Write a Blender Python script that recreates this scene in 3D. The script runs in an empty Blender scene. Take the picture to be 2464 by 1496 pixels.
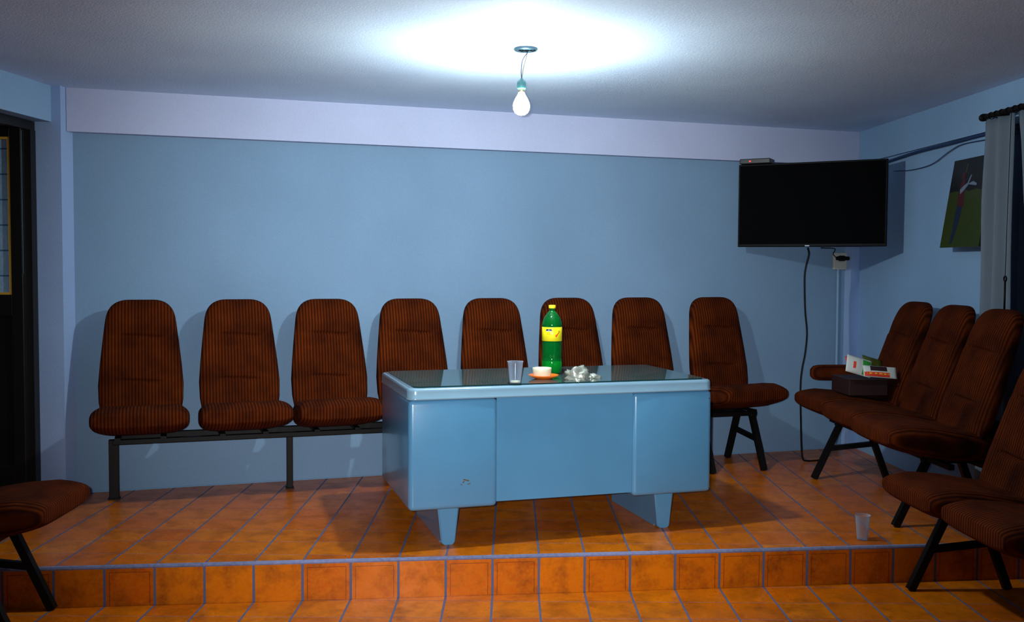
import bpy, bmesh, math, random
from mathutils import Vector, Matrix, noise
random.seed(7)
SC = bpy.context.scene
COL = SC.collection
PI = math.pi

def lin(r, g, b, a=1.0):
    f = lambda c: (c/255/12.92) if c/255 <= 0.04045 else ((c/255+0.055)/1.055)**2.4
    return (f(r), f(g), f(b), a)

# ------------------------------------------------------------------ camera
CAM_H, F_PX = 1.30, 2359.0
PITCH, ROLL = 0.04482, 0.00563
cam_d = bpy.data.cameras.new('camera'); cam = bpy.data.objects.new('camera', cam_d); COL.objects.link(cam)
cam_d.sensor_width = 36.0; cam_d.lens = F_PX/2464*36.0; cam_d.clip_start = 0.05
r0 = Vector((1, 0, 0)); u0 = Vector((0, math.sin(PITCH), math.cos(PITCH))); f0 = Vector((0, math.cos(PITCH), -math.sin(PITCH)))
cr, sr = math.cos(ROLL), math.sin(ROLL)
rv = cr*r0 + sr*u0; uv = -sr*r0 + cr*u0
cam.matrix_world = Matrix(((rv.x, uv.x, -f0.x, 0), (rv.y, uv.y, -f0.y, 0), (rv.z, uv.z, -f0.z, CAM_H), (0, 0, 0, 1)))
SC.camera = cam

# ------------------------------------------------------------------ world, exposure
w = bpy.data.worlds.new('night'); SC.world = w; w.use_nodes = True
w.node_tree.nodes['Background'].inputs[0].default_value = (0.10, 0.14, 0.3, 1)
w.node_tree.nodes['Background'].inputs[1].default_value = 0.012
vs = SC.view_settings
vs.view_transform = 'Standard'; vs.look = 'None'; vs.gamma = 1.0; vs.use_curve_mapping = False; vs.exposure = 0.0

# ------------------------------------------------------------------ lights: the bare bulb (its mesh emits) and the camera's own flash
BULB_STRENGTH = 1400.0
BULB_COLOR = (0.86, 0.98, 0.96, 1)
fl = bpy.data.lights.new('camera_flash', 'SPOT'); flo = bpy.data.objects.new('camera_flash', fl); COL.objects.link(flo)
fl.energy = 800.0; fl.color = (0.90, 0.95, 1.0); fl.spot_size = math.radians(57); fl.spot_blend = 1.0; fl.shadow_soft_size = 0.015
flo.location = (-0.05, 0.0, CAM_H + 0.03)
flo.rotation_euler = (Vector((-0.03, 1, -0.075))).to_track_quat('-Z', 'Y').to_euler()

# ------------------------------------------------------------------ room frame
ANG = math.radians(17.86)
A0 = Vector((-2.228, 5.6, 0)); WV = Vector((math.cos(ANG), math.sin(ANG), 0)); NV = Vector((math.sin(ANG), -math.cos(ANG), 0))
def WP(s, d, z): return A0 + WV*s + NV*d + Vector((0, 0, z))
def RX(y): return 2.918 - 0.0592*y          # inner face of the right wall
def LX(y): return -3.118 + 0.1087*y         # inner face of the left wall (x at y=5.41 is -2.53)
CEIL = 2.276; LOW = -0.175
SA = 0.10702
def step_y(x): return 3.358*1.30 + math.tan(SA)*x

# ------------------------------------------------------------------ materials
MATS = {}
def mat(name, color, rough=0.5, metal=0.0, spec=0.5, trans=0.0, ior=1.45, coat=0.0, emit=None, es=0.0, alpha=1.0):
    m = bpy.data.materials.new(name); m.use_nodes = True
    b = m.node_tree.nodes['Principled BSDF']
    b.inputs['Base Color'].default_value = color; b.inputs['Roughness'].default_value = rough
    b.inputs['Metallic'].default_value = metal; b.inputs['Specular IOR Level'].default_value = spec
    b.inputs['Transmission Weight'].default_value = trans; b.inputs['IOR'].default_value = ior
    b.inputs['Coat Weight'].default_value = coat; b.inputs['Alpha'].default_value = alpha
    if emit: b.inputs['Emission Color'].default_value = emit; b.inputs['Emission Strength'].default_value = es
    MATS[name] = m
    return m
class NT:
    def __init__(s, m): s.t = m.node_tree; s.n = s.t.nodes; s.b = s.n['Principled BSDF']
    def add(s, ty, **kw):
        n = s.n.new(ty)
        for k, v in kw.items(): setattr(n, k, v)
        return n
    def set(s, sock, v):
        if isinstance(v, bpy.types.NodeSocket): s.t.links.new(v, sock)
        else: sock.default_value = v
    def math(s, op, a, b=None, c=None, clamp=False):
        n = s.add('ShaderNodeMath', operation=op, use_clamp=clamp)
        s.set(n.inputs[0], a)
        if b is not None: s.set(n.inputs[1], b)
        if c is not None: s.set(n.inputs[2], c)
        return n.outputs[0]
    def mix(s, f, a, b, bt='MIX'):
        n = s.add('ShaderNodeMix', data_type='RGBA', blend_type=bt)
        s.set(n.inputs[0], f); s.set(n.inputs[6], a); s.set(n.inputs[7], b)
        return n.outputs[2]
    def noise(s, vec, scale, detail=3, rough=0.5):
        n = s.add('ShaderNodeTexNoise'); s.t.links.new(vec, n.inputs['Vector'])
        n.inputs['Scale'].default_value = scale; n.inputs['Detail'].default_value = detail; n.inputs['Roughness'].default_value = rough
        return n.outputs['Fac']
    def ramp(s, f, lo, hi):
        n = s.add('ShaderNodeMapRange'); s.set(n.inputs[0], f); n.inputs[1].default_value = lo; n.inputs[2].default_value = hi
        return n.outputs[0]
    def bump(s, h, strength, dist=0.01):
        n = s.add('ShaderNodeBump'); n.inputs['Strength'].default_value = strength; n.inputs['Distance'].default_value = dist
        s.t.links.new(h, n.inputs['Height']); s.t.links.new(n.outputs[0], s.b.inputs['Normal'])
    def pos(s): return s.add('ShaderNodeNewGeometry').outputs['Position']
    def obj(s): return s.add('ShaderNodeTexCoord').outputs['Object']

def plaster(name, color, amp=0.10, bump=0.25, scale=160, rough=0.75):
    m = mat(name, color, rough, spec=0.25); t = NT(m); p = t.pos()
    n1 = t.noise(p, 1.3, 3); n2 = t.noise(p, scale, 4, 0.7)
    f = t.math('MULTIPLY_ADD', n1, 0.5, t.math('MULTIPLY', n2, 0.5))
    dark = tuple(c*(1-amp) for c in color[:3])+(1,); lite = tuple(min(1, c*(1+amp)) for c in color[:3])+(1,)
    t.set(t.b.inputs['Base Color'], t.mix(t.ramp(f, 0.35, 0.65), dark, lite)); t.bump(n2, bump, 0.004)
    return m
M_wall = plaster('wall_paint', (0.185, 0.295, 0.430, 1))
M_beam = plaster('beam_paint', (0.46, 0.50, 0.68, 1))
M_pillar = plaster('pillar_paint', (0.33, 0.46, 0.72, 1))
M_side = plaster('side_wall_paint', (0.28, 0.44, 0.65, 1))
M_ceil = plaster('ceiling_paint', (0.60, 0.74, 0.98, 1), amp=0.12, bump=0.5, scale=90)

T = 0.20911
def tiles(name, vertical, v0):
    m = mat(name, (0.4, 0.1, 0.02, 1), 0.3, spec=0.3); t = NT(m); p = t.pos()
    sp = t.add('ShaderNodeSeparateXYZ'); t.t.links.new(p, sp.inputs[0])
    u = t.math('DIVIDE', t.math('ADD', sp.outputs[0], 0.29024), T)
    v = t.math('DIVIDE', t.math('SUBTRACT', sp.outputs[2 if vertical else 1], v0), T)
    fu = t.math('FRACT', u); fv = t.math('FRACT', v)
    def edge(f): return t.math('MINIMUM', f, t.math('SUBTRACT', 1.0, f))
    eu = edge(fu); ev = edge(fv)
    wob = t.math('MULTIPLY', t.noise(p, 25, 2), 0.014)
    cell = t.add('ShaderNodeCombineXYZ'); t.set(cell.inputs[0], t.math('FLOOR', u)); t.set(cell.inputs[1], t.math('FLOOR', v))
    wn = t.add('ShaderNodeTexWhiteNoise', noise_dimensions='3D'); t.t.links.new(cell.outputs[0], wn.inputs['Vector'])
    r = wn.outputs['Value']
    n1 = t.noise(p, 9, 5, 0.65); n2 = t.noise(p, 70, 3, 0.6)
    c = t.mix(r, (0.64, 0.150, 0.002, 1), (0.53, 0.086, 0.002, 1))
    c = t.mix(t.ramp(n1, 0.45, 0.75), c, (0.22, 0.034, 0.002, 1))
    c = t.mix(t.math('MULTIPLY', t.ramp(n2, 0.35, 0.8), 0.4), c, (0.66, 0.24, 0.004, 1))
    if vertical:
        # engraved line inside the edge of every riser tile
        vz = t.math('ADD', sp.outputs[2], 0.175)          # 0 .. 0.175
        e2 = t.math('MINIMUM', t.math('MULTIPLY', eu, T), t.math('SUBTRACT', 0.167, vz))
        line = t.math('LESS_THAN', t.math('ABSOLUTE', t.math('SUBTRACT', e2, 0.021)), 0.0016)
        line = t.math('MULTIPLY', line, t.math('GREATER_THAN', r, 0.3))
        c = t.mix(t.math('MULTIPLY', line, 0.65), c, (0.12, 0.012, 0.01, 1))
        g = t.math('GREATER_THAN', t.math('ADD', 0.020, wob), eu)
    else:
        g = t.math('MAXIMUM', t.math('GREATER_THAN', t.math('ADD', 0.016, wob), eu), t.math('MULTIPLY', t.math('GREATER_THAN', t.math('ADD', 0.008, wob), ev), 0.45))
    c = t.mix(g, c, (0.10, 0.11, 0.20, 1))
    t.set(t.b.inputs['Base Color'], c)
    t.set(t.b.inputs['Roughness'], t.math('ADD', t.math('MULTIPLY', g, 0.4), t.math('MULTIPLY_ADD', n1, 0.25, 0.18)))
    hgt = t.math('SUBTRACT', t.math('MULTIPLY', n1, 0.6), t.math('MULTIPLY', g, 1.0))
    t.bump(hgt, 0.35, 0.004)
    return m
M_plat = tiles('platform_tiles', False, 4.57277)
M_low = tiles('lower_floor_tiles', False, 4.27072)
M_riser = tiles('riser_tiles', True, -0.1755)
M_grout = plaster('edge_grout', (0.17, 0.19, 0.33, 1), amp=0.35, bump=0.6, scale=60)

def fabric(name, c1, c2):
    m = mat(name, c1, 0.9, spec=0.08); t = NT(m); o = t.obj()
    sp = t.add('ShaderNodeSeparateXYZ'); t.t.links.new(o, sp.inputs[0])
    wv = t.math('MULTIPLY_ADD', t.math('SINE', t.math('MULTIPLY', sp.outputs[0], 2*PI/0.0172)), 0.5, 0.5)
    n = t.noise(o, 380, 3, 0.8); n2 = t.noise(o, 8, 3)
    f = t.math('MULTIPLY', t.math('ADD', t.math('MULTIPLY', wv, 0.75), t.math('MULTIPLY', n, 0.35)), t.ramp(n2, 0.1, 0.75))
    t.set(t.b.inputs['Base Color'], t.mix(t.math('MINIMUM', f, 1.0), c1, c2))
    t.bump(t.math('ADD', wv, t.math('MULTIPLY', n, 0.6)), 0.6, 0.003)
    t.b.inputs['Sheen Weight'].default_value = 0.0
    return m
M_fab = fabric('brown_corduroy', (0.010, 0.0010, 0.0004, 1), (0.155, 0.025, 0.002, 1))
M_black = mat('black_steel', (0.004, 0.0035, 0.0035, 1), 0.5, spec=0.2)
M_brownsteel = mat('dark_brown_steel', (0.008, 0.005, 0.004, 1), 0.5, spec=0.2)
def painted(name, c, rough):
    m = mat(name, c, rough, spec=0.6, coat=0.8); t = NT(m); o = t.obj()
    m.node_tree.nodes['Principled BSDF'].inputs['Coat Roughness'].default_value = 0.12
    n = t.noise(o, 3.0, 4); n2 = t.noise(o, 140, 2)
    t.set(t.b.inputs['Base Color'], t.mix(t.ramp(n, 0.3, 0.7), tuple(x*0.93 for x in c[:3])+(1,), tuple(x*1.05 for x in c[:3])+(1,)))
    t.bump(n2, 0.12, 0.001)
    return m
M_desk = painted('blue_grey_enamel', (0.08, 0.25, 0.42, 1), 0.28)
M_desktop = painted('desktop_enamel', (0.20, 0.34, 0.44, 1), 0.22)
M_glass = mat('glass_sheet', (0.05, 0.10, 0.10, 1), 0.03, spec=1.0, ior=1.9)
M_glassedge = mat('glass_edge', (0.004, 0.03, 0.03, 1), 0.1)
M_chip = mat('rust_chip', (0.10, 0.06, 0.02, 1), 0.7)
M_screw = mat('screw_metal', (0.9, 0.9, 0.9, 1), 0.25, metal=1.0)
M_tv = mat('tv_screen', (0.0035, 0.0035, 0.004, 1), 0.45, spec=0.0)
M_tvframe = mat('tv_bezel', (0.003, 0.003, 0.004, 1), 0.45, spec=0.1)
M_plastic = mat('black_plastic', (0.012, 0.012, 0.014, 1), 0.4)
M_led = mat('red_led', (0.8, 0.0, 0.0, 1), 0.4, emit=(1, 0.02, 0.01, 1), es=2.5)
M_ivory = mat('ivory_plastic', (0.50, 0.50, 0.42, 1), 0.4)
M_conduit = mat('painted_conduit', (0.22, 0.38, 0.55, 1), 0.5)
M_wire = mat('wire_sleeve', (0.20, 0.20, 0.16, 1), 0.5)
M_wire2 = mat('dark_blue_cable', (0.015, 0.04, 0.12, 1), 0.5)
M_socket = mat('lamp_socket', (0.03, 0.12, 0.12, 1), 0.4)
M_plate = mat('ceiling_plate', (0.06, 0.12, 0.16, 1), 0.4, metal=0.3)
M_bulb = mat('lit_bulb', (1, 1, 1, 1), 0.3, emit=BULB_COLOR, es=BULB_STRENGTH)
M_neck = mat('lit_bulb_neck', (1, 1, 1, 1), 0.3, emit=BULB_COLOR, es=BULB_STRENGTH*0.16)
M_brass = mat('bulb_cap', (0.7, 0.6, 0.35, 1), 0.3, metal=1.0)
M_door = mat('dark_door_paint', (0.008, 0.007, 0.006, 1), 0.45)
M_bead = mat('yellow_bead', (0.90, 0.50, 0.05, 1), 0.5)
M_pane = mat('frosted_pane', (0.12, 0.30, 0.50, 1), 0.35); t = NT(M_pane); o = t.obj()
sp = t.add('ShaderNodeSeparateXYZ'); t.t.links.new(o, sp.inputs[0])
ln = t.math('LESS_THAN', t.math('FRACT', t.math('DIVIDE', sp.outputs[2], 0.137)), 0.06)
nn = t.noise(o, 60, 3)
t.set(t.b.inputs['Base Color'], t.mix(ln, t.mix(nn, (0.25, 0.50, 0.75, 1), (0.50, 0.75, 0.95, 1)), (0.08, 0.2, 0.4, 1))); t.bump(nn, 0.4, 0.004)
M_curtain = mat('curtain_cloth', (0.17, 0.21, 0.26, 1), 0.85, spec=0.1); t = NT(M_curtain); n = t.noise(t.obj(), 220, 3); t.bump(n, 0.3, 0.002)
M_nightglass = mat('night_glass', (0.004, 0.006, 0.01, 1), 0.05)
M_orange = mat('orange_ceramic', (0.85, 0.16, 0.01, 1), 0.3, coat=0.3)
M_cream = mat('cream_ceramic', (0.72, 0.72, 0.52, 1), 0.35)
M_green = mat('green_bottle_plastic', (0.003, 0.27, 0.04, 1), 0.06, trans=0.7, ior=1.3, spec=0.8)
M_liquid = mat('green_soda', (0.0, 0.85, 0.10, 1), 0.1)
M_yellow = mat('yellow_label', (0.85, 0.72, 0.01, 1), 0.35)
M_cap = mat('yellow_cap', (0.95, 0.68, 0.01, 1), 0.35)
M_navy = mat('label_navy', (0.01, 0.03, 0.12, 1), 0.4)
M_pale = mat('label_pale', (0.55, 0.65, 0.75, 1), 0.4)
M_red = mat('label_red', (0.75, 0.03, 0.01, 1), 0.4)
M_foil = mat('crumpled_foil', (0.62, 0.64, 0.54, 1), 0.22, metal=0.65, spec=1.0)
def clear(name, tint, tr):
    m = bpy.data.materials.new(name); m.use_nodes = True; nt = m.node_tree; nt.nodes.clear()
    o = nt.nodes.new('ShaderNodeOutputMaterial'); mx = nt.nodes.new('ShaderNodeMixShader'); a = nt.nodes.new('ShaderNodeBsdfTransparent')
    b = nt.nodes.new('ShaderNodeBsdfPrincipled'); fr = nt.nodes.new('ShaderNodeLayerWeight'); fr.inputs[0].default_value = 0.35
    a.inputs[0].default_value = (0.93, 0.95, 0.97, 1); b.inputs['Base Color'].default_value = tint; b.inputs['Roughness'].default_value = 0.12
    mr = nt.nodes.new('ShaderNodeMapRange'); mr.inputs[3].default_value = tr; mr.inputs[4].default_value = 0.85
    nt.links.new(fr.outputs['Facing'], mr.inputs[0]); nt.links.new(mr.outputs[0], mx.inputs[0])
    nt.links.new(a.outputs[0], mx.inputs[1]); nt.links.new(b.outputs[0], mx.inputs[2]); nt.links.new(mx.outputs[0], o.inputs[0])
    return m
M_clear = clear('clear_plastic', (0.45, 0.55, 0.70, 1), 0.08)
M_carton = mat('dark_red_carton', (0.022, 0.004, 0.004, 1), 0.6)
M_pred = mat('packet_red', (0.75, 0.05, 0.02, 1), 0.35)
M_pyel = mat('packet_yellow', (0.85, 0.55, 0.02, 1), 0.35)
M_pgreen = mat('packet_green', (0.03, 0.30, 0.03, 1), 0.35)
M_pwhite = mat('packet_white', (0.60, 0.62, 0.58, 1), 0.4)
M_polive = mat('packet_olive', (0.07, 0.09, 0.01, 1), 0.3)
M_pic = mat('picture_photo', (0.02, 0.03, 0.01, 1), 0.35); t = NT(M_pic); o = t.obj()
sp = t.add('ShaderNodeSeparateXYZ'); t.t.links.new(o, sp.inputs[0])
hh = t.math('ADD', sp.outputs[2], t.math('MULTIPLY', t.noise(o, 12, 2), 0.05))
nn = t.noise(o, 60, 4, 0.7)
t.set(t.b.inputs['Base Color'], t.mix(t.math('GREATER_THAN', hh, 0.345), t.mix(nn, (0.01, 0.025, 0.002, 1), (0.06, 0.075, 0.008, 1)), t.mix(t.ramp(nn, 0.45, 0.8), (0.003, 0.004, 0.003, 1), (0.02, 0.025, 0.006, 1))))
M_skin = mat('picture_skin_shirt', (0.07, 0.008, 0.010, 1), 0.4)
M_psl = mat('picture_sleeve', (0.17, 0.21, 0.30, 1), 0.4)
M_pjean = mat('picture_jeans', (0.01, 0.018, 0.05, 1), 0.4)

# ------------------------------------------------------------------ mesh helpers
def link(name, verts, faces, m, parent=None, smooth=False, loc=None):
    me = bpy.data.meshes.new(name); me.from_pydata([tuple(v) for v in verts], [], faces); me.materials.append(m)
    bm = bmesh.new(); bm.from_mesh(me); bmesh.ops.recalc_face_normals(bm, faces=bm.faces); bm.to_mesh(me); bm.free()
    if smooth: me.shade_smooth()
    o = bpy.data.objects.new(name, me); COL.objects.link(o)
    if parent: o.parent = parent
    if loc: o.location = loc
    return o
class MB:
    def __init__(s): s.v = []; s.f = []
    def _a(s, vs_, fs):
        b = len(s.v); s.v += [Vector(v) for v in vs_]; s.f += [tuple(i+b for i in f) for f in fs]; return s
    def box(s, a, b, bev=0.0, seg=2, M=None):
        bm = bmesh.new(); bmesh.ops.create_cube(bm, size=1)
        c = [(a[i]+b[i])/2 for i in range(3)]; d = [abs(b[i]-a[i]) for i in range(3)]
        for v in bm.verts: v.co = Vector((c[0]+v.co.x*d[0], c[1]+v.co.y*d[1], c[2]+v.co.z*d[2]))
        if bev: bmesh.ops.bevel(bm, geom=bm.edges[:], offset=bev, segments=seg, affect='EDGES', profile=0.5)
        if M:
            for v in bm.verts: v.co = M @ v.co
        bm.verts.index_update(); vs_ = [v.co.copy() for v in bm.verts]; fs = [tuple(v.index for v in f.verts) for f in bm.faces]; bm.free()
        return s._a(vs_, fs)
    def poly(s, pts, z0, z1):
        n = len(pts)
        return s._a([(p[0], p[1], z0) for p in pts]+[(p[0], p[1], z1) for p in pts],
                    [tuple(range(n))[::-1], tuple(range(n, 2*n))]+[(i, (i+1) % n, (i+1) % n+n, i+n) for i in range(n)])
    def hexa(s, a, b):   # two quads
        return s._a(list(a)+list(b), [(3, 2, 1, 0), (4, 5, 6, 7), (0, 1, 5, 4), (1, 2, 6, 5), (2, 3, 7, 6), (3, 0, 4, 7)])
    def tube(s, path, r, n=10, cap=True, flat=1.0):
        path = [Vector(p) for p in path]; rings = []; up = None
        rr = r if isinstance(r, (list, tuple)) else [r]*len(path)
        for i, p in enumerate(path):
            t_ = (path[min(i+1, len(path)-1)]-path[max(i-1, 0)]).normalized()
            if up is None:
                up = Vector((0, 0, 1)) if abs(t_.z) < 0.9 else Vector((0, 1, 0))
            sx = t_.cross(up).normalized(); up = sx.cross(t_).normalized()
            rings.append([p+sx*math.cos(a)*rr[i]+up*math.sin(a)*rr[i]*flat for a in (2*PI*k/n for k in range(n))])
        vs_ = [v for rg in rings for v in rg]; fs = []
        for i in range(len(rings)-1):
            for k in range(n): fs.append((i*n+k, i*n+(k+1) % n, (i+1)*n+(k+1) % n, (i+1)*n+k))
        if cap: fs += [tuple(range(n))[::-1], tuple((len(rings)-1)*n+k for k in range(n))]
        return s._a(vs_, fs)
    def bar(s, p, q, w_, h_=None, side=None):
        p, q = Vector(p), Vector(q); h_ = h_ or w_; t_ = (q-p).normalized()
        up = Vector((0, 0, 1)) if abs(t_.z) < 0.95 else Vector((0, 1, 0))
        if side is not None: sx = Vector(side).normalized(); u_ = sx.cross(t_).normalized()
        else: sx = t_.cross(up).normalized(); u_ = sx.cross(t_).normalized()
        a = [p+sx*i*w_/2+u_*j*h_/2 for i, j in ((-1, -1), (1, -1), (1, 1), (-1, 1))]
        b = [x+(q-p) for x in a]
        return s.hexa(a, b)
    def lathe(s, prof, c=(0, 0, 0), n=40, a0=0, a1=2*PI):
        full = abs(a1-a0-2*PI) < 1e-6; m = n if full else n+1
        vs_ = [(c[0]+r*math.cos(a0+(a1-a0)*k/n), c[1]+r*math.sin(a0+(a1-a0)*k/n), c[2]+z) for r, z in prof for k in range(m)]
        fs = []
        for i in range(len(prof)-1):
            for k in range(n if full else n): fs.append((i*m+k, i*m+(k+1) % m, (i+1)*m+(k+1) % m, (i+1)*m+k))
        return s._a(vs_, fs)
    def rings(s, rg, cap=True):
        n = len(rg[0]); vs_ = [v for r in rg for v in r]; fs = []
        for i in range(len(rg)-1):
            for k in range(n): fs.append((i*n+k, i*n+(k+1) % n, (i+1)*n+(k+1) % n, (i+1)*n+k))
        if cap: fs += [tuple(range(n))[::-1], tuple((len(rg)-1)*n+k for k in range(n))]
        return s._a(vs_, fs)
    def build(s, name, m, parent=None, smooth=False, loc=None): return link(name, s.v, s.f, m, parent, smooth, loc)
def tag(o, label=None, cat=None, group=None, kind=None):
    if label: o['label'] = label
    if cat: o['category'] = cat
    if group: o['group'] = group
    if kind: o['kind'] = kind
    return o
def empty(name, loc, rz=0, label=None, cat=None, group=None):
    o = bpy.data.objects.new(name, None); COL.objects.link(o); o.location = loc; o.rotation_euler = (0, 0, rz); o.empty_display_size = 0.1
    return tag(o, label, cat, group)
def struct(o): o['kind'] = 'structure'; return o
def dup(root, loc, rz, label, group=None):
    r = root.copy(); COL.objects.link(r); r.location = loc; r.rotation_euler = (0, 0, rz); r['label'] = label
    if group: r['group'] = group
    for ch in list(root.children):
        c = ch.copy(); COL.objects.link(c); c.parent = r
        for g in ch.children:
            d = g.copy(); COL.objects.link(d); d.parent = c
    return r
def interp(x, pts):
    if x <= pts[0][0]: return pts[0][1]
    for (a, b), (c, d) in zip(pts, pts[1:]):
        if x <= c: return b+(d-b)*(x-a)/(c-a)
    return pts[-1][1]

# ------------------------------------------------------------------ room shell
YN = 0.4      # how far towards the photographer the room is built
cl = WP(-0.244, 0, 0); crn_x = 2.4963; crn = Vector((crn_x, 5.6+(crn_x+2.228)*math.tan(ANG), 0))
S_R = (crn-A0).dot(WV)
def wallpoly(pts, z0, z1, name, m): return struct(MB().poly(pts, z0, z1).build(name, m))
b0, b1 = WP(-1.6, 0, 0), WP(S_R+0.15, 0, 0)
b2, b3 = WP(S_R+0.15, -0.15, 0), WP(-1.6, -0.15, 0)
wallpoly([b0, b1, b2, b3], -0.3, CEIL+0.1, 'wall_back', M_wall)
# right wall, with an opening for the window behind the curtains
def rwall(y0, y1, z0, z1, mb): mb.hexa([(RX(y0), y0, z0), (RX(y1), y1, z0), (RX(y1), y1, z1), (RX(y0), y0, z1)], [(RX(y0)+0.15, y0, z0), (RX(y1)+0.15, y1, z0), (RX(y1)+0.15, y1, z1), (RX(y0)+0.15, y0, z1)])
mb = MB(); rwall(7.16, 5.08, -0.3, CEIL+0.1, mb); rwall(5.08, 3.4, -0.3, 0.75, mb); rwall(5.08, 3.4, 2.02, CEIL+0.1, mb); rwall(3.4, YN, -0.3, CEIL+0.1, mb)
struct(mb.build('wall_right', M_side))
# left wall with the doorway
def lwall(y0, y1, z0, z1, mb, th=0.085): mb.hexa([(LX(y0), y0, z0), (LX(y1), y1, z0), (LX(y1), y1, z1), (LX(y0), y0, z1)], [(LX(y0)-th, y0, z0), (LX(y1)-th, y1, z0), (LX(y1)-th, y1, z1), (LX(y0)-th, y0, z1)])
mb = MB(); lwall(5.54, 4.45, 2.08, CEIL+0.1, mb); lwall(4.45, YN, -0.3, CEIL+0.1, mb)
struct(mb.build('wall_left', M_side))
# corner pillar at the left, its front face carries on into the door reveal
mb = MB(); mb.poly([(-2.463, 5.532), (-2.478, 5.41), (-2.625, 5.41), (-2.64, 5.475)], -0.02, CEIL)
struct(mb.build('trim_1', M_pillar))
# corner pillar at the right
mb = MB(); mb.poly([WP(4.866, 0, 0), WP(4.866, 0.07, 0), (RX(7.03)-0.0, 7.075, 0), (crn.x, crn.y, 0)], -0.02, 2.06)
struct(mb.build('trim_2', M_pillar))
# beam along the head of the back wall
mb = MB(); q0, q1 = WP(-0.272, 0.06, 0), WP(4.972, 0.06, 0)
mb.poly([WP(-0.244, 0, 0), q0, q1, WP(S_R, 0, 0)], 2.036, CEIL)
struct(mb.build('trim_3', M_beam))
# shallow beam along the head of the right wall
mb = MB(); ya, yb = 7.05, YN
mb.hexa([(RX(ya)-0.025, ya, 2.05), (RX(yb)-0.025, yb, 2.05), (RX(yb), yb, 2.05), (RX(ya), ya, 2.05)], [(RX(ya)-0.025, ya, CEIL), (RX(yb)-0.025, yb, CEIL), (RX(yb), yb, CEIL), (RX(ya), ya, CEIL)])
struct(mb.build('trim_4', M_side))
# ceiling
struct(MB().box((-4.2, YN, CEIL), (2.95, 7.6, CEIL+0.12)).build('ceiling', M_ceil))
# hall beyond the doorway
mb = MB(); mb.box((-4.2, 5.62, -0.2), (-2.66, 5.7, CEIL)); mb.box((-4.25, 3.6, -0.2), (-4.2, 5.7, CEIL))
struct(mb.build('wall_hall', M_side))
# floors
xl, xr = -2.75, 3.0
struct(MB().poly([(xl, step_y(xl)+0.012), (xr, step_y(xr)+0.012), (xr, 7.35), (-2.46, 5.56), (-2.75, 5.50)], -0.06, 0.0).build('floor_platform', M_plat))
struct(MB().poly([(-4.2, YN), (xr, YN), (xr, step_y(xr)+0.02), (xl, step_y(xl)+0.02), (xl, 5.62), (-4.2, 5.62)], LOW-0.08, LOW).build('floor', M_low))
def sline(x, off=0.0): return Vector((x, step_y(x)+off, 0))
a, b = sline(xl), sline(xr)
mb = MB().hexa([(a.x, a.y, LOW), (b.x, b.y, LOW), (b.x, b.y, -0.007), (a.x, a.y, -0.007)], [(a.x, a.y+0.05, LOW), (b.x, b.y+0.05, LOW), (b.x, b.y+0.05, -0.007), (a.x, a.y+0.05, -0.007)])
struct(mb.build('trim_5', M_riser))
# rounded mortar edge of the step
mb = MB(); pth = []
for i in range(61):
    x = xl+(xr-xl)*i/60; p = sline(x, 0.008); p.z = -0.0065; pth.append(p)
mb.tube(pth, 0.0105, 8)
struct(mb.build('trim_6', M_grout))
# tile upstand marks: coarse mortar line where the back wall meets the floor
mb = MB(); pth = [WP(-0.24+(4.866+0.24)*i/40, 0.001, 0.001+0.003*noise.noise(Vector((i*0.7, 0, 0)))) for i in range(41)]
mb.tube(pth, 0.006, 6); struct(mb.build('trim_7', M_wall))

# window behind the curtains
mb = MB()
def rbox(mb, y0, y1, z0, z1, o0, o1): mb.hexa([(RX(y0)+o0, y0, z0), (RX(y1)+o0, y1, z0), (RX(y1)+o0, y1, z1), (RX(y0)+o0, y0, z1)], [(RX(y0)+o1, y0, z0), (RX(y1)+o1, y1, z0), (RX(y1)+o1, y1, z1), (RX(y0)+o1, y0, z1)])
for (y0, y1, z0, z1) in ((5.08, 5.03, 0.75, 2.02), (3.45, 3.4, 0.75, 2.02), (5.03, 3.45, 0.75, 0.80), (5.03, 3.45, 1.97, 2.02), (4.27, 4.22, 0.8, 1.97)): rbox(mb, y0, y1, z0, z1, 0.05, 0.10)
win = struct(mb.build('window_1', M_door))
mb = MB(); rbox(mb, 5.03, 3.45, 0.80, 1.97, 0.07, 0.078); mb.build('glass_pane', M_nightglass, win)

# ------------------------------------------------------------------ door, opened outwards, and its frame
dr = empty('door_1', (-2.63, 5.38, 0)); dr['kind'] = 'structure'
fr = MB(); fr.box((-0.024, -0.03, 0), (0.014, 0.028, 2.03)); fr.hexa([(-.14, -1.0, 2.03), (-.10, -1.0, 2.03), (.010, .028, 2.03), (-.03, .028, 2.03)], [(-.14, -1.0, 2.078), (-.10, -1.0, 2.078), (.010, .028, 2.078), (-.03, .028, 2.078)])
fr.build('door_frame', M_door, dr)
lf = MB()
# leaf stands across the view: x runs outwards (negative) from the hinge
def leaf(x0, x1, z0, z1, m=lf, y0=-0.07, y1=-0.03, bev=0.003): m.box((x0, y0, z0), (x1, y1, z1), bev, 1)
leaf(-0.082, -0.020, 0.01, 2.045, bev=0.002); leaf(-0.86, -0.77, 0.01, 2.045, bev=0.002)
leaf(-0.78, -0.08, 1.985, 2.045, bev=0.002); leaf(-0.78, -0.08, 1.02, 1.135, bev=0.002); leaf(-0.78, -0.08, 0.01, 0.2, bev=0.002)
leaf(-0.78, -0.08, 0.18, 1.04, y0=-0.055, y1=-0.04, bev=0.0)
d = lf.build('door_leaf', M_door, dr)
pb = MB()
pb.box((-0.77, -0.066, 1.135), (-0.082, -0.056, 1.147)); pb.box((-0.77, -0.066, 1.973), (-0.082, -0.056, 1.985))
pb.box((-0.095, -0.066, 1.147), (-0.082, -0.056, 1.973)); pb.box((-0.77, -0.066, 1.147), (-0.758, -0.056, 1.973))
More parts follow.
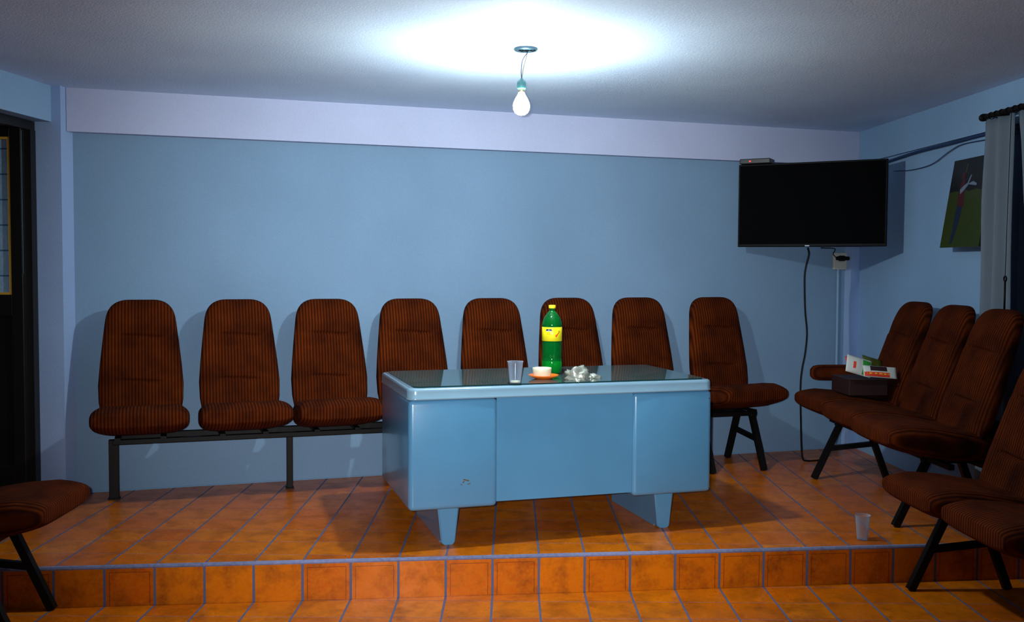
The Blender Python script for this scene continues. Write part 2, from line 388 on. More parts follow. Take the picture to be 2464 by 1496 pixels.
pb.build('glazing_bead', M_bead, d)
MB().box((-0.76, -0.054, 1.145), (-0.093, -0.049, 1.975)).build('glass_pane', M_pane, d)
mb = MB(); mb.tube([(-0.0175, -0.068, z) for z in (1.25, 2.02)], 0.0022, 6); mb.build('light_line', M_plate, dr)  # thin pale strip added for the line of light between post and leaf

# ------------------------------------------------------------------ bus seats
def superring(hx, t0, t1, e, n, yc, z, yfun):
    out = []
    for k in range(n):
        a = 2*PI*k/n; c, s_ = math.cos(a), math.sin(a)
        x = hx*math.copysign(abs(c)**(2/e), c); y = (t1 if s_ > 0 else t0)*abs(s_)**(2/e)*(1 if s_ > 0 else -1)
        out.append(Vector((x, yc+y+yfun(x, y, s_), z)))
    return out
def make_backrest(parent, yb=0.245, rec=0.115):
    Z0, Z1 = 0.48, 1.105; N = 90; rg = []; ZR = 0.955
    HW = [(0.48, .208), (0.55, .219), (0.64, .222), (0.75, .213), (0.88, .199), (0.955, .190)]
    for i in range(N+1):
        v = i/N; v = v if v < .7 else .7+.3*math.sin((v-.7)/.3*PI/2)
        z = Z0+(Z1-Z0)*v
        hw = interp(z, HW); th = 0.046; tb = 0.04
        if z > ZR:
            q = min(1, (z-ZR)/(Z1-ZR)); k = max(0.0, 1-q**3.6)**(1/2.3); hw = (0.190-0.018*q)*(0.34+0.66*k)
            k2 = max(0.0, 1-q**5)**(1/3); th *= 0.15+0.85*k2; tb *= 0.15+0.85*k2
        if z < 0.52: k = 0.7+0.3*(z-0.48)/0.04; th *= k; tb *= k
        yc = yb-rec*(z-Z0)/(Z1-Z0)
        def yf(x, y, s_, z=z, hw=hw):
            if s_ <= 0: return 0
            w_ = max(0, 1-(abs(x)/0.115)**6) if abs(x) < 0.115 else 0
            d_ = 0
            for zc, dp in ((0.905, .024), (0.66, .021)):
                zz = zc+0.006*math.sin(x*14); d_ -= dp*w_*math.exp(-((z-zz)/0.0065)**2)
            d_ += 0.010*math.exp(-((z-0.78)/0.10)**2)*w_ + 0.012*math.exp(-((z-0.97)/0.05)**2)*(1-(x/0.2)**2)
            d_ += 0.007*math.exp(-((abs(x)-0.16)/0.03)**2)*(1 if 0.55 < z < 0.9 else .3)
            return d_*min(1, s_*2)
        rg.append(superring(hw, tb, th, 3.6, 72, yc, z, yf))
    return MB().rings(rg).build('backrest', M_fab, parent, smooth=True)
def make_seat(parent, Y0=0.17, Y1=0.655):
    N = 64; rg = []
    for i in range(N+1):
        v = i/N
        v = v if v < .75 else .75+.25*math.sin((v-.75)/.25*PI/2)
        y = Y0+(Y1-Y0)*v
        zt = interp(v, [(0, .50), (.25, .525), (.6, .552), (.8, .560), (1, .545)]); zb = interp(v, [(0, .378), (.40, .378), (.75, .412), (1, .452)])
        hw = interp(v, [(0, .205), (.35, .234), (.6, .244), (1, .244)])
        c = (zt+zb)/2; h = (zt-zb)/2
        if v > .80:
            q = (v-.80)/.20; k = max(0, 1-q**3.2)**(1/2.6); h *= 0.50+0.50*k; hw *= 0.90+0.10*k
        if v < .1: h *= .55+.45*(v/.1)
        ring = []
        for k in range(64):
            a = 2*PI*k/64; cc, s_ = math.cos(a), math.sin(a)
            x = hw*math.copysign(abs(cc)**(2/4.2), cc); z = h*math.copysign(abs(s_)**(2/3.6), s_)
            if s_ > 0: z += 0.008*math.exp(-((abs(x)-0.19)/0.04)**2)-0.006*math.exp(-((v-.35)/.06)**2)*max(0, 1-(x/.2)**4)
            ring.append(Vector((x, y, c+z)))
        rg.append(ring)
    return MB().rings(rg).build('seat', M_fab, parent, smooth=True)
TH = ANG+PI
def chair_proto(loc, rz, label, group, back=(.245, .115), seat=(.17, .655)):
    r = empty('bus_seat', loc, rz, label, 'chair', group)
    make_backrest(r, *back); make_seat(r, *seat)
    br = MB(); br.box((-.13, .20, .366), (-.10, .46, .381)); br.box((.10, .20, .366), (.13, .46, .381)); br.box((-.12, .16, .37), (.12, .20, .56), .004, 1)
    br.build('bracket', M_black, r)
    return r
proto = chair_proto(WP(0.102, 0, 0), TH+math.radians(1.5), 'brown corduroy bus seat at the left end of the back row, nearest the door', 'bus seats along the back wall')
labels = ['',
 'brown corduroy bus seat in the back row, second from the door',
 'brown corduroy bus seat in the back row, last one fully left of the desk',
 'brown corduroy bus seat partly behind the left corner of the desk',
 'brown corduroy bus seat behind the desk, just left of the green bottle',
 'brown corduroy bus seat directly behind the green bottle',
 'brown corduroy bus seat behind the desk, just right of the green bottle',
 'brown corduroy bus seat ending the back row, just right of the desk']
SP = [0.105, 0.628, 1.138, 1.636, 2.156, 2.662, 3.160, 3.682]
for i, s in enumerate(SP):
    if i == 0: continue
    dup(proto, WP(s+(-.006 if i < 7 else 0.02), 0.0, 0), TH+math.radians(3.5 if i < 7 else 6), labels[i], 'bus seats along the back wall')
# seats along the right wall (facing left), then two on the lower floor, and one at the left
RG = 'bus seats along the right wall'
TR = math.radians(93.4)
proto2 = None
for y, off, lab in ((5.90, 0.0, 'dark brown bus seat against the right wall, the farthest one, with an armrest'),
               (5.37, 0.03, 'dark brown bus seat against the right wall, middle of the three beneath the picture'),
               (4.85, 0.075, 'dark brown bus seat with its backrest in front of the curtain')):
    if proto2 is None: c = proto2 = chair_proto((RX(y)-off, y, 0), TR, lab, RG, (.335, .215), (.23, .795))
    else: c = dup(proto2, (RX(y)-off, y, 0), TR, lab, RG)
LG = 'bus seats on the lower floor'
for y, lab in ((4.26, 'dark brown bus seat on the lower floor at right, the one nearer the step'), (3.72, 'dark brown bus seat in the bottom right corner, nearest the photographer')):
    dup(proto2, (RX(y)-0.165, y, LOW), TR, lab, LG)
dup(proto2, (-2.60, 3.93, LOW), math.radians(-88), 'dark bus seat at the lower left, beside the step and door', LG)
am = MB(); rg = []
for i in range(29):
    v = i/28; y_ = 0.28+0.40*v; k = max(0.06, 1-abs(2*v-1)**7)**(1/4)
    rg.append([Vector((0.262+0.032*math.copysign(abs(math.cos(a))**.7, math.cos(a))*k, y_, 0.650+0.050*math.copysign(abs(math.sin(a))**.7, math.sin(a))*k)) for a in (2*PI*j/24 for j in range(24))])
am.rings(rg).build('armrest', M_fab, proto2, smooth=True)

# steel frames that carry the seats
TB = 'black steel frame'
def frame(name, loc, rz, label, x0, x1, legs, aframes, group=None):
    r = empty(name, loc, rz, label, 'bench frame', group)
    MB().box((x0, .175, .330), (x1, .210, .3655), .003, 1).build('rail', M_black, r)
    MB().box((x0, .39, .338), (x1, .42, .3655), .003, 1).build('rail', M_black, r)
    for x, w_ in legs:
        m = MB(); m.box((x-w_/2, .175, 0), (x+w_/2, .175+max(.034, w_*.7), .331), .002, 1); m.box((x-w_/2-.006, .165, 0), (x+w_/2+.006, .225, .006)); m.build('leg', M_brownsteel, r)
    for x in aframes:
        MB().bar((x, .40, .345), (x, .56, 0.004), .034, .034, side=(1, 0, 0)).build('leg', M_black, r)
        MB().bar((x, .23, .345), (x, .10, 0.004), .034, .034, side=(1, 0, 0)).build('leg', M_black, r)
        MB().bar((x, .175, .22), (x, .475, .19), .026, .030, side=(1, 0, 0)).build('stretcher', M_black, r)
        MB().box((x-.02, .165, .33), (x+.02, .43, .352), .003, 1).build('crossbar', M_black, r)
    return r
# local x points towards the left in the picture for this wall, so s = -x
frame('bench_frame', WP(0, 0, 0), TH, 'black steel rail on straight legs under the seats left of the desk', -1.90, 0.03, ((0.04, .052), (-0.915, .034)), (), None)
frame('bench_frame', WP(0, 0, 0), TH, 'black steel rail with splayed A legs at the right end of the back row', -3.90, -1.98, (), (-2.05, -3.50, -3.87), None)
frame('bench_frame', (RX(5.37)-0.13, 5.43, 0), TR, 'black steel frame under the three seats against the right wall', -0.75, 0.75, (), (-0.5, 0.62), None)
frame('bench_frame', (RX(4.0)-0.255, 3.99, LOW), TR, 'black steel frame under the two seats on the lower floor at right', -0.50, 0.52, (), (-0.45, 0.49), None)
frame('bench_frame', (-2.51, 3.93, LOW), math.radians(-88), 'black steel frame under the seat at the lower left', -0.22, 0.22, (), (-0.18, 0.18), None)

# ------------------------------------------------------------------ desk
DA = math.radians(17.0)
desk = empty('office_desk', (-0.468, 4.394, 0), DA, 'blue grey steel office desk with glass top and tapered feet in front of the seats', 'desk')
# desk local frame: x along the front, y away from the photographer
def rounded_rect(x0, y0, x1, y1, r, n=8):
    pts = []
    for cx, cy, a0 in ((x1-r, y1-r, 0), (x0+r, y1-r, PI/2), (x0+r, y0+r, PI), (x1-r, y0+r, 3*PI/2)):
        for k in range(n+1):
            a = a0+PI/2*k/n; pts.append((cx+r*math.cos(a), cy+r*math.sin(a)))
    return pts
DW, DD = 1.54, 0.76
def slab(mb, x0, y0, x1, y1, r, prof):
    rg = []
    for ins, z in prof: rg.append([Vector((p[0], p[1], z)) for p in rounded_rect(x0+ins, y0+ins, x1-ins, y1-ins, max(0.002, r-ins))])
    return mb.rings(rg)
pr = [(0.012, .694), (0.004, .694), (0.0, .697), (0.0, .702), (0.003, .705)] + [(0.003+0.016*(1-math.cos(a)), .732+.016*math.sin(a)) for a in [PI/2*k/6 for k in range(7)]]
slab(MB(), 0, 0, DW, DD, 0.045, pr).build('desktop', M_desktop, desk, smooth=True)
mb = MB(); slab(mb, 0.035, 0.030, DW-0.035, DD-0.03, 0.035, [(0, .7485), (0, .7535)]); ge = mb.build('glass_top', M_glass, desk)
ge.data.materials.append(M_glassedge)
for p in ge.data.polygons:
    if abs(p.normal.z) < .5: p.material_index = 1
for x0, x1 in ((0.006, .425), (1.109, DW-0.006)):
    MB().box((x0, 0.005, 0.186), (x1, DD-0.012, 0.6935), .022, 4).build('pedestal', M_desk, desk, smooth=True)
    xc = (x0+x1)/2-0.005
    # tapered foot, open runner behind it
    lg = MB(); lg.rings([[Vector((xc+sx*hw, 0.085+yy, z)) for sx, yy in ((-1, 0.006), (-.85, 0), (.85, 0), (1, 0.006), (1, .05), (-1, .05))] for z, hw in ((0.0, .020), (0.004, .028), (0.013, .034), (.187, .053))])
    lg.build('foot', M_desk, desk)
    MB().box((xc-.032, .134, 0.0), (xc-.012, .68, .187), .002, 1).build('runner', M_desk, desk)
MB().box((.423, 0.016, .206), (1.111, .034, .694), .002, 1).build('modesty_panel', M_desk, desk)
cp = MB()
for (x, z, sx, sz, rot) in ((.275, .318, .014, .003, .3), (.262, .310, .006, .0025, -.8), (.288, .300, .008, .0018, -.3), (.252, .298, .005, .0015, .5)):
    cp.box((-sx, -.0006, -sz), (sx, .0006, sz), 0, 1, Matrix.Translation((x, .0048, z)) @ Matrix.Rotation(rot, 4, 'Y'))
o = cp.build('paint_chip', M_chip, desk); o['label'] = 'rusty brown chips in the paint'
MB().lathe([(0, -.001), (.004, -.001), (.003, .0015), (0, .002)], n=12).build('screw', M_screw, desk)
scr = [c for c in desk.children if c.name.startswith('screw')][0]; scr.location = (1.515, 0.0045, .655); scr.rotation_euler = (PI/2, 0, 0)

# ------------------------------------------------------------------ things on the desk
DZ = 0.7537
c = MB(); pf = [(0, .002), (.0255, .002), (.026, .004)] + [(.026+.0105*k/10, .004+.098*k/10) for k in range(1, 11)] + [(.0385, .103), (.0385, .105), (.0365, .105)] + [(.0355-.0105*k/10, .102-.096*k/10) for k in range(0, 11)] + [(0, .0045)]
cup = empty('plastic_cup', (0.017, 4.555+.03, DZ), 0, 'clear plastic cup standing on the desk left of the orange saucer', 'cup', )
c.lathe(pf).build('cup_wall', M_clear, cup, smooth=True)
MB().lathe([(0, .006), (.0253, .006), (.0258, .013), (0, .013)]).build('drink_residue', M_cream, cup, smooth=True)
sau = MB().lathe([(0, 0), (.040, 0), (.044, .003), (.060, .008), (.074, .016), (.075, .019), (.072, .019), (.058, .012), (.044, .007), (0, .006)]).build('saucer', M_orange, None, smooth=True, loc=(.157, 4.80, DZ))
tag(sau, 'orange saucer on the desk under the cream cup', 'saucer')
bw = MB().lathe([(0, .001), (.036, .001), (.040, .003), (.043, .006), (.043, .009), (.0445, .012), (.0465, .034), (.0472, .044), (.046, .046), (.044, .044), (.042, .012), (0, .008)]).build('ceramic_cup', M_cream, None, smooth=True, loc=(.149, 4.80, DZ+.0075))
tag(bw, 'low cream cup without handle sitting on the orange saucer', 'cup')
bot = empty('soda_bottle', (.206, 5.02, DZ), 0, 'large green plastic soda bottle with yellow label and cap on the desk', 'bottle')
R = .0515
bp = [(0, .006), (.02, .004), (.034, 0), (.045, .004), (R, .022), (R, .075), (R-.003, .083), (R-.0005, .092), (R-.002, .11), (R-.001, .125), (R-.0025, .14), (R-.0005, .158), (R-.003, .172), (R-.0015, .178), (R-.0015, .240), (R, .246), (R, .258), (.049, .272), (.043, .288), (.032, .307), (.020, .322), (.0145, .328), (.0135, .333), (.0165, .334), (.0165, .336), (.0125, .337), (.0125, .350), (0, .350)]
bp = [(r, z*.985) for r, z in bp]
MB().lathe(bp, n=48).build('bottle_wall', M_green, bot, smooth=True)
MB().lathe([(0, .012), (.034, .008), (.044, .010), (.0495, .024), (.0495, .064), (0, .064)], n=48).build('drink', M_liquid, bot, smooth=True)
lb = MB().lathe([(R-.0008, .170), (R+.0004, .171), (R+.0004, .241), (R-.0008, .242)], n=64).build('label_band', M_yellow, bot, smooth=True)
MB().lathe([(0, .336), (.0175, .336), (.018, .338), (.018, .350), (.0165, .353), (0, .353)], n=32).build('cap', M_cap, bot, smooth=True)
def patch(name, m, cells, parent, rad=R+.0010):
    """cells of (angle about the axis measured from the front, height) quads wrapped on the bottle"""
    mb = MB()
    for quad in cells:
        vs_ = [(rad*math.sin(a/rad), -rad*math.cos(a/rad), z) for a, z in quad]; vi = [((rad-.0004)*math.sin(a/rad), -(rad-.0004)*math.cos(a/rad), z) for a, z in quad]
        n = len(quad); mb._a(vs_+vi, [tuple(range(n)), tuple(range(n, 2*n))[::-1]]+[(i, (i+1) % n, (i+1) % n+n, i+n) for i in range(n)])
    return mb.build(name, m, parent)
def el(cx, cz, rx, rz_, n=14): return [(cx+rx*math.cos(2*PI*k/n), cz+rz_*math.sin(2*PI*k/n)) for k in range(n)]
patch('emblem', M_navy, [el(-.0265, .2265, .0085, .0062), el(-.0105, .2265, .0085, .0062)], lb)
patch('emblem_highlight', M_pale, [el(-.0265, .221, .0048, .0026), el(-.0105, .221, .0048, .0026), [(-.0215, .2235), (-.0155, .2235), (-.0155, .2265), (-.0215, .2265)]], lb, R+.0014)
patch('small_print', M_red, [[(-.030+i*.0042, .2055), (-.0270+i*.0042, .2055), (-.0270+i*.0042, .2072), (-.030+i*.0042, .2072)] for i in range(6)], lb)
patch('logo', M_red, [[(.016, .196), (.020, .190), (.029, .203), (.044, .219), (.040, .221), (.027, .208), (.022, .203), (.019, .200)], [(.016, .199), (.019, .201), (.018, .204), (.014, .202)]], lb)
patch('logo_leaf', M_pgreen, [[(.030, .216), (.037, .222), (.040, .227), (.034, .224)]], lb)
# crumpled wrapping
def crumple(name, loc, sx, sy, sz, seed, label, cat):
    bm = bmesh.new(); bmesh.ops.create_icosphere(bm, subdivisions=4, radius=1)
    for v in bm.verts:
        p = v.co.copy(); n1 = noise.noise(p*1.6+Vector((seed, 0, 0))); n2 = abs(noise.noise(p*3.6+Vector((0, seed, 0)))); n3 = noise.noise(p*8+Vector((0, 0, seed)))
        k = 1+.45*n1+.55*(n2-.25)+.10*n3
        v.co = Vector((p.x*sx*k, p.y*sy*k, max(-0.28, p.z*k)*sz + .28*sz))
    me = bpy.data.meshes.new(name); bm.to_mesh(me); bm.free(); me.materials.append(M_foil); me.shade_smooth()
    o = bpy.data.objects.new(name, me); COL.objects.link(o); o.location = loc; return tag(o, label, cat)
crumple('crumpled_foil', (.322, 4.755, DZ), .062, .048, .050, 3.1, 'crumpled silver foil wrapper on the desk right of the saucer', 'wrapper')
crumple('foil_scrap', (.408, 4.84, DZ), .030, .016, .016, 8.3, 'small twist of foil at the right of the crumpled wrapper on the desk', 'wrapper')
# cup standing on the platform floor at right
c2 = cup.copy(); COL.objects.link(c2); c2.name = 'plastic_cup.001'; c2.location = (1.69, 4.66, 0.0005); c2.scale = (.95, .95, 1.15); c2['label'] = 'empty clear plastic cup on the tiled floor near the step edge at right'
for ch in cup.children:
    if ch.name.startswith('cup_wall'): k = ch.copy(); COL.objects.link(k); k.parent = c2

# ------------------------------------------------------------------ ceiling bulb
pl = MB().lathe([(0, 0), (.052, 0), (.054, -.004), (.050, -.010), (.018, -.014), (0, -.014)], n=28)
lamp = empty('pendant_bulb', (.055, 4.432, CEIL), 0, 'bare lit light bulb hanging by two wires from the ceiling', 'light bulb')
pm = pl.build('ceiling_plate', M_plate, lamp, smooth=True)
mb = MB()
for sx in (-.03, -.008, .018): mb.tube([(sx, -.02, -.012), (sx+.012, -.03, -.018), (sx+.024, -.02, -.012)], .003, 6)
mb.build('mounting_lug', M_black, pm)
bx = -.018
MB().tube([(.008, 0, -.012), (.006, 0, -.022), (-.004, -.002, -.034), (-.014, 0, -.05), (-.019, 0, -.075), (-.020, 0, -.105), (bx, 0, -.137)], .0019, 8).build('wire', M_wire2, lamp, smooth=True)
MB().tube([(.008, 0, -.012), (.005, .003, -.03), (-.002, .004, -.055), (-.010, .003, -.085), (-.015, .002, -.115), (bx, 0, -.137)], .0019, 8).build('wire', M_wire, lamp, smooth=True)
MB().lathe([(0, -.132), (.006, -.133), (.008, -.138), (.017, -.143), (.020, -.152), (.020, -.176), (.018, -.180), (0, -.180)], c=(bx, 0, 0), n=28).build('socket', M_socket, lamp, smooth=True)
MB().lathe([(0, -.176), (.0135, -.178), (.0135, -.196), (0, -.197)], c=(bx, 0, 0), n=24).build('bulb_cap', M_brass, lamp, smooth=True)
MB().lathe([(.0130, -.195), (.016, -.204), (.027, -.222), (.035, -.240)], c=(bx, 0, 0), n=36).build('bulb_neck', M_neck, lamp, smooth=True)
MB().lathe([(.035, -.240), (.0375, -.254), (.036, -.270), (.029, -.284), (.017, -.293), (0.0, -.297)], c=(bx, 0, 0), n=36).build('bulb_glass', M_bulb, lamp, smooth=True)

# ------------------------------------------------------------------ television on a swing arm
TL = Vector((1.536, 6.70, 0)); TRr = Vector((2.378, 6.25, 0)); tw = (TRr-TL).length; ta = math.atan2(TRr.y-TL.y, TRr.x-TL.x)
tv = empty('television', (TL.x, TL.y, 1.445), ta, 'wide black flat screen television on the wall in the right corner', 'television')
MB().box((0, 0, 0), (tw, .03, .556), .004, 2).build('bezel', M_tvframe, tv)
MB().box((.010, -.0012, .018), (tw-.010, .002, .546)).build('screen', M_tv, tv)
MB().box((tw*.22, .028, .06), (tw*.78, .062, .40), .012, 2).build('rear_housing', M_plastic, tv)
MB().box((tw*.47, -.002, .003), (tw*.50, .002, .009)).build('logo_badge', M_pale, tv)
# arm: local straight back towards the corner
inv = (Matrix.Translation(tv.location) @ Matrix.Rotation(ta, 4, 'Z')).inverted()
wpt = inv @ WP(4.40, 0.02, 1.72); ap = MB(); ap.bar((tw*.5, .06, .27), (wpt.x*.5+tw*.3, .20, .27), .03, .03); ap.bar((wpt.x*.5+tw*.3, .20, .27), tuple(wpt), .03, .03)
ap.box((tw*.38, .058, .17), (tw*.62, .07, .37)); ap.build('wall_arm', M_black, tv)
stb = MB(); bxm = MB().box((0, -.03, 0), (.205, .10, .034), .005, 2)
st = empty('set_top_box', (1.545, 6.685, 2.0015), ta, 'small black receiver box with a red light on top of the television', 'receiver')
bxm.build('case', M_plastic, st); MB().box((.066, -.0315, .012), (.076, -.0295, .020)).build('indicator_light', M_led, st)

# cables and outlet
def hang(name, pts, r, m, label, cat='cable', parent=None):
    # Catmull-Rom through the points
    P = [Vector(p) for p in pts]; P = [P[0]*2-P[1]]+P+[P[-1]*2-P[-2]]; out = []
    for i in range(1, len(P)-2):
        for k in range(8):
            t_ = k/8; a_, b_, c_, d_ = P[i-1], P[i], P[i+1], P[i+2]
            out.append(.5*((2*b_)+(c_-a_)*t_+(2*a_-5*b_+4*c_-d_)*t_*t_+(3*b_-a_-3*c_+d_)*t_**3))
    out.append(P[-2]); o = MB().tube(out, r, 8).build(name, m, parent, smooth=True)
    if label: tag(o, label, cat)
    return o
# long cable below the television: (pixel column -> s on the wall)
def tvp(px, py, y=6.50): return ((px-1232)/2359*y+.0005, y, 1.30-(py-646.5)/2359*y)
hang('television_cable', [tvp(1941, 596, 6.49), tvp(1944, 611), tvp(1939, 634), tvp(1935, 661), tvp(1935.5, 701), tvp(1938, 751), tvp(1943, 800), tvp(1940, 847), tvp(1933, 889), tvp(1930, 930), (1.93, 6.5, .30), (1.95, 6.52, .05), (2.0, 6.56, -.0+.0065), (2.12, 6.60, .0065)], .0060, M_black, 'black cable hanging down from the television to the floor')
out = empty('wall_outlet', WP(4.812, 0, 1.355), TH, 'ivory wall socket box with a black plug below the television', 'outlet')
MB().box((-.055, 0, -.060), (.055, .022, .060), .005, 2).build('outlet_box', M_ivory, out)
mb = MB(); mb.box((-.032, .022, -.046), (.032, .025, -.006), .001, 1); mb.build('socket_face', M_ivory, out)
plg = MB(); plg.box((-.052, .024, .006), (.046, .062, .034), .008, 2); plg.box((-.02, .03, .0), (.03, .056, .04), .008, 2)
pe = empty('power_plug', WP(4.812, 0, 1.355), TH, 'black power plug with its thin cord, pushed into the ivory wall socket', 'plug')
plg.build('plug_body', M_black, pe)
pinv = (Matrix.Translation(pe.location) @ Matrix.Rotation(TH, 4, 'Z')).inverted()
hang('power_cord', [pinv @ Vector(p) for p in ((2.03, 6.46, 1.438), tuple(WP(4.66, .16, 1.44)), tuple(WP(4.70, .09, 1.405)), tuple(WP(4.762, .045, 1.376)))], .0035, M_black, None, parent=pe)
hang('conduit', [tuple(WP(4.800, .012, 1.296)), tuple(WP(4.802, .012, .9)), tuple(WP(4.803, .012, .4)), tuple(WP(4.803, .012, .003))], .010, M_conduit, 'painted conduit running from the wall socket down to the floor', 'conduit')
# cable bundle under the right beam
def rw(y, off, z): return (RX(y)-off, y, z)
hang('cable_bundle', [rw(7.0, .02, 2.005), rw(6.57, .02, 2.02), rw(6.2, .018, 2.034), rw(5.8, .018, 2.036), rw(5.4, .018, 2.040), rw(5.0, .016, 2.03), rw(4.6, .016, 2.04)], .009, M_wire2, 'dark cable bundle running along the right wall below the beam')
hang('thin_cable', [rw(6.5, .02, 1.945), rw(6.25, .012, 1.93), rw(6.0, .012, 1.94), rw(5.8, .012, 1.99), rw(5.65, .012, 2.015), rw(5.4, .012, 2.01), rw(5.0, .012, 2.0)], .0028, M_wire2, 'thin cable looping loosely on the right wall behind the television')

# ------------------------------------------------------------------ picture on the right wall, foot standing off the wall
py, pz = 5.70, 1.425
pic = empty('picture', (RX(py)-.022, py, pz), 0, 'tilted picture of a person in red on grass hanging on the right wall', 'picture')
PWd, PH = .42, .50
def PM(u, v, off=0.0):   # u along the wall towards the photographer, v up
    lean = .075*(1-v/PH)
    return Vector((-(lean)-off+.0592*u, -u, v))
def psheet(name, m, quads, o0, o1, parent):
    mb = MB()
    for qd in quads:
        n = len(qd); mb._a([PM(u, v, o1) for u, v in qd]+[PM(u, v, o0) for u, v in qd], [tuple(range(n)), tuple(range(n, 2*n))[::-1]]+[(i, (i+1) % n, (i+1) % n+n, i+n) for i in range(n)])
    return mb.build(name, m, parent)
pan = psheet('canvas', M_pic, [[(0, 0), (PWd, 0), (PWd, PH), (0, PH)]], -.012, .004, pic)
psheet('printed_shirt', M_skin, [[(.115, .235), (.185, .225), (.175, .30), (.165, .375), (.135, .39), (.12, .36), (.108, .30)], el(.135, .405, .018, .024)], .004, .0048, pan)
psheet('printed_sleeves', M_psl, [[(.12, .325), (.15, .345), (.19, .36), (.215, .405), (.225, .40), (.20, .345), (.165, .32), (.13, .30)], [(.19, .352), (.25, .365), (.29, .35), (.29, .338), (.24, .345)]], .0049, .0055, pan)
psheet('printed_jeans', M_pjean, [[(.115, .235), (.175, .228), (.165, .15), (.14, .06), (.125, .02), (.10, .02), (.11, .10)]], .004, .0046, pan)
psheet('printed_flag', M_polive, [[(.150, .42), (.157, .42), (.163, .47), (.156, .47)]], .004, .0046, pan)

# ------------------------------------------------------------------ curtains
def rodp(y, dx=0.0): return Vector((2.505+.0592*(5.22-y)+dx, y, 2.108))
rod = empty('curtain_rod', (2.505-.0018, 5.25, 2.108), 0, 'dark wooden curtain rod with rings on the right wall', 'curtain rod')
base = rod.location.copy()
MB().tube([rodp(5.255)-base, rodp(3.0)-base], .0145, 16).build('pole', M_brownsteel, rod, smooth=True)
MB().lathe([(0, 0), (.019, 0), (.021, .01), (.019, .024), (0, .026)], n=18).build('finial', M_brownsteel, rod, smooth=True)
fn = [c for c in rod.children if c.name.startswith('finial')][0]; fn.rotation_euler = (-PI/2, 0, 0)
mb = MB(); mb.bar((.0, -.10, 0), (RX(5.12)-base.x, -.10, 0), .012, .02); mb.build('bracket', M_brownsteel, rod)
for y in (5.235, 5.18, 5.13, 5.08, 5.02, 4.96, 4.91, 4.85, 4.78, 4.70, 4.6, 4.5):
    pr_ = rodp(y)-base; pth = [pr_+Vector((.0175*math.cos(a), 0, .0175*math.sin(a)-.002)) for a in (2*PI*k/16 for k in range(17))]
    MB().tube(pth, .0025, 6, cap=False).build('ring', M_brownsteel, rod, smooth=True)
def curtain(name, ytop0, ytop1, ybot0, ybot1, folds, amp, zb, label, seed, phase=0):
    N, Mz = 120, 30; vs_ = []
    for j in range(Mz+1):
        v = j/Mz; z = 2.086+(zb-2.086)*v; e = min(1, v*2.0)
        y0 = ytop0+(ybot0-ytop0)*e; y1 = ytop1+(ybot1-ytop1)*e
        for i in range(N+1):
            u = i/N; y = y0+(y1-y0)*u
            x = 2.505+.0592*(5.22-y)+amp*(.5+.5*min(1, v*5))*math.sin(2*PI*folds*u+phase+.5*noise.noise(Vector((u*3, v*1.5, seed))))+.01*noise.noise(Vector((u*6, v*3, seed+5)))
            vs_.append((x, y, z))
    fs = [(j*(N+1)+i, j*(N+1)+i+1, (j+1)*(N+1)+i+1, (j+1)*(N+1)+i) for j in range(Mz) for i in range(N)]
    o = link(name, vs_, fs, M_curtain, None, True); s_ = o.modifiers.new('thickness', 'SOLIDIFY'); s_.thickness = .002
    return tag(o, label, 'curtain', 'curtains on the right wall')
cu = curtain('curtain', 5.25, 4.95, 5.255, 4.94, 2.6, .022, .03, 'pale left hand curtain panel hanging beside the picture', 1.0, 2.0)
curtain('curtain', 4.945, 4.4, 4.79, 4.1, 5, .022, .03, 'pale curtain panel at the right edge, drawn back from the dark window', 4.0, 1.0)
pc = MB(); pc.tube([(2.465, 4.905, 1.245), (2.465, 4.905, 1.05)], .005, 8)
pc.tube([(2.465+.0*math.cos(a), 4.905+.012*math.cos(a), 1.255+.012*math.sin(a)) for a in (2*PI*k/14 for k in range(15))], .0045, 6)
pc.tube([(2.465, 4.905, 1.267), (2.472, 4.915, 1.6), (2.485, 4.93, 2.08)], .0018, 6)
tag(pc.build('draw_cord', M_black, None, smooth=True), 'thin black draw cord with a ring hanging in front of the curtain', 'cord')

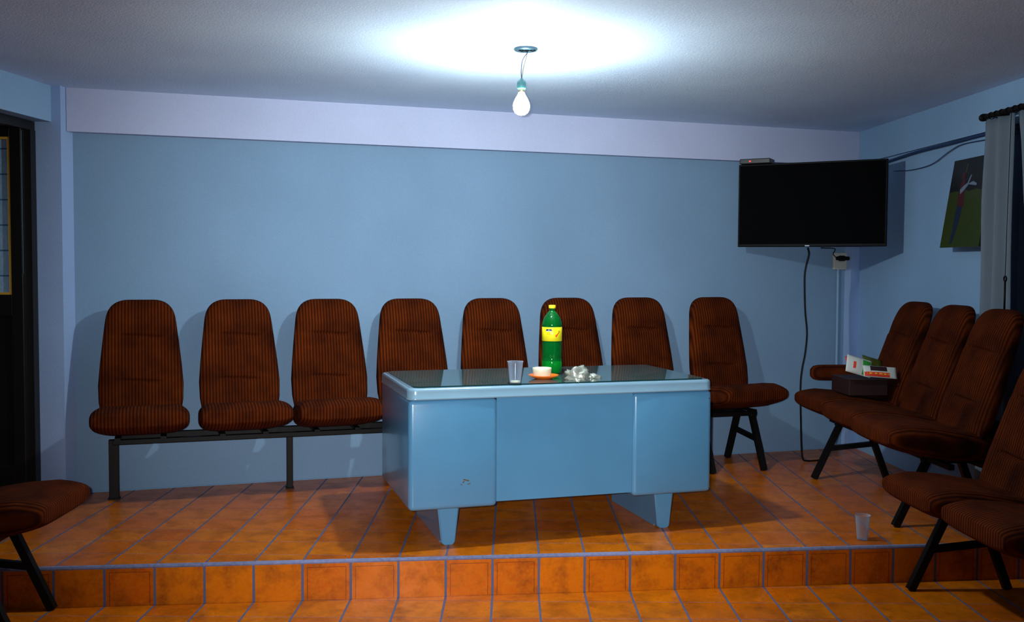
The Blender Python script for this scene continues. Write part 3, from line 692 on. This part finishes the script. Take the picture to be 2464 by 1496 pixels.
# ------------------------------------------------------------------ carton and packets on the farthest right seat
ct = empty('carton', (2.065, 5.80, .5655), math.radians(4), 'dark reddish carton resting on the farthest seat by the right wall, under the packets', 'box')
cm = MB(); cm.box((-.115, -.13, 0), (.115, .13, .095), .002, 1); cm.build('carton_body', M_carton, ct)
fp = MB(); fp.box((-.115, -.155, .0945), (.115, -.129, .097)); fp.build('carton_flap', M_carton, ct)
def packet(name, loc, size, rot, m, label, deco=()):
    r = empty(name, loc, 0, label, 'packet', 'snack packets on the carton'); r.rotation_euler = rot
    # pillow-shaped bag with crimped ends
    N, K = 14, 10; vs_ = []; sx, sy, sz = size
    for side in (1, -1):
        for i in range(N+1):
            for j in range(K+1):
                u, v = i/N*2-1, j/K*2-1
                h = (1-abs(u)**3)*(1-abs(v)**3)*sz/2+.0012
                h *= 1+.25*noise.noise(Vector((u*2.5, v*2.5, side+sx*50)))
                vs_.append((u*sx/2, v*sy/2, side*h))
    fs = []; W1 = K+1
    for s_ in (0, 1):
        o_ = s_*(N+1)*W1
        for i in range(N):
            for j in range(K): fs.append((o_+i*W1+j, o_+(i+1)*W1+j, o_+(i+1)*W1+j+1, o_+i*W1+j+1))
    o_ = (N+1)*W1
    bd = [i*W1 for i in range(N+1)]+[N*W1+j for j in range(1, K+1)]+[i*W1+K for i in range(N-1, -1, -1)]+[j for j in range(K-1, 0, -1)]
    for a_, b_ in zip(bd, bd[1:]+bd[:1]): fs.append((a_, b_, b_+o_, a_+o_))
    link('wrapper_film', vs_, fs, m, r, True)
    for nm, mm, (x0, y0, x1, y1) in deco:
        q = MB(); n = 8
        pts = [[], []]
        vv = []
        for i in range(n+1):
            for j in range(n+1):
                u = (x0+(x1-x0)*i/n); v = (y0+(y1-y0)*j/n); h = (1-abs(u)**3)*(1-abs(v)**3)*sz/2+.0012
                h *= 1+.25*noise.noise(Vector((u*2.5, v*2.5, 1+sx*50)))
                vv.append((u*sx/2, v*sy/2, h+.0008))
        q._a(vv, [(i*(n+1)+j, (i+1)*(n+1)+j, (i+1)*(n+1)+j+1, i*(n+1)+j+1) for i in range(n) for j in range(n)]); q.build(nm, mm, r, True)
    return r
ZB = .663
packet('snack_packet', (2.035, 5.73, ZB+.068), (.15, .11, .030), (math.radians(62), math.radians(16), 0), M_pwhite, 'white packet with a green band and a red mark at the left of the carton',
       (('green_band', M_pgreen, (.25, -.9, .9, .8)), ('pink_print', M_pred, (-.5, -.5, -.3, .3))))
packet('snack_packet', (2.145, 5.69, ZB+.038), (.19, .072, .026), (math.radians(60), math.radians(4), math.radians(-3)), M_pwhite, 'packet striped red and yellow with white end on the front of the carton',
       (('red_band', M_pred, (-.95, -.9, .55, -.2)), ('yellow_stripe', M_pyel, (-.8, -.55, .55, -.35)), ('dark_band', M_carton, (-.6, .0, .4, .9))))
packet('snack_packet', (2.145, 5.80, ZB+.068), (.13, .11, .03), (math.radians(50), math.radians(16), math.radians(10)), M_polive, 'olive green foil packet topmost at the back of the carton', ())
packet('snack_packet', (2.06, 5.86, ZB+.078), (.13, .05, .022), (math.radians(50), math.radians(16), math.radians(12)), M_pred, 'thin red packet behind the white and green one on the carton', ())
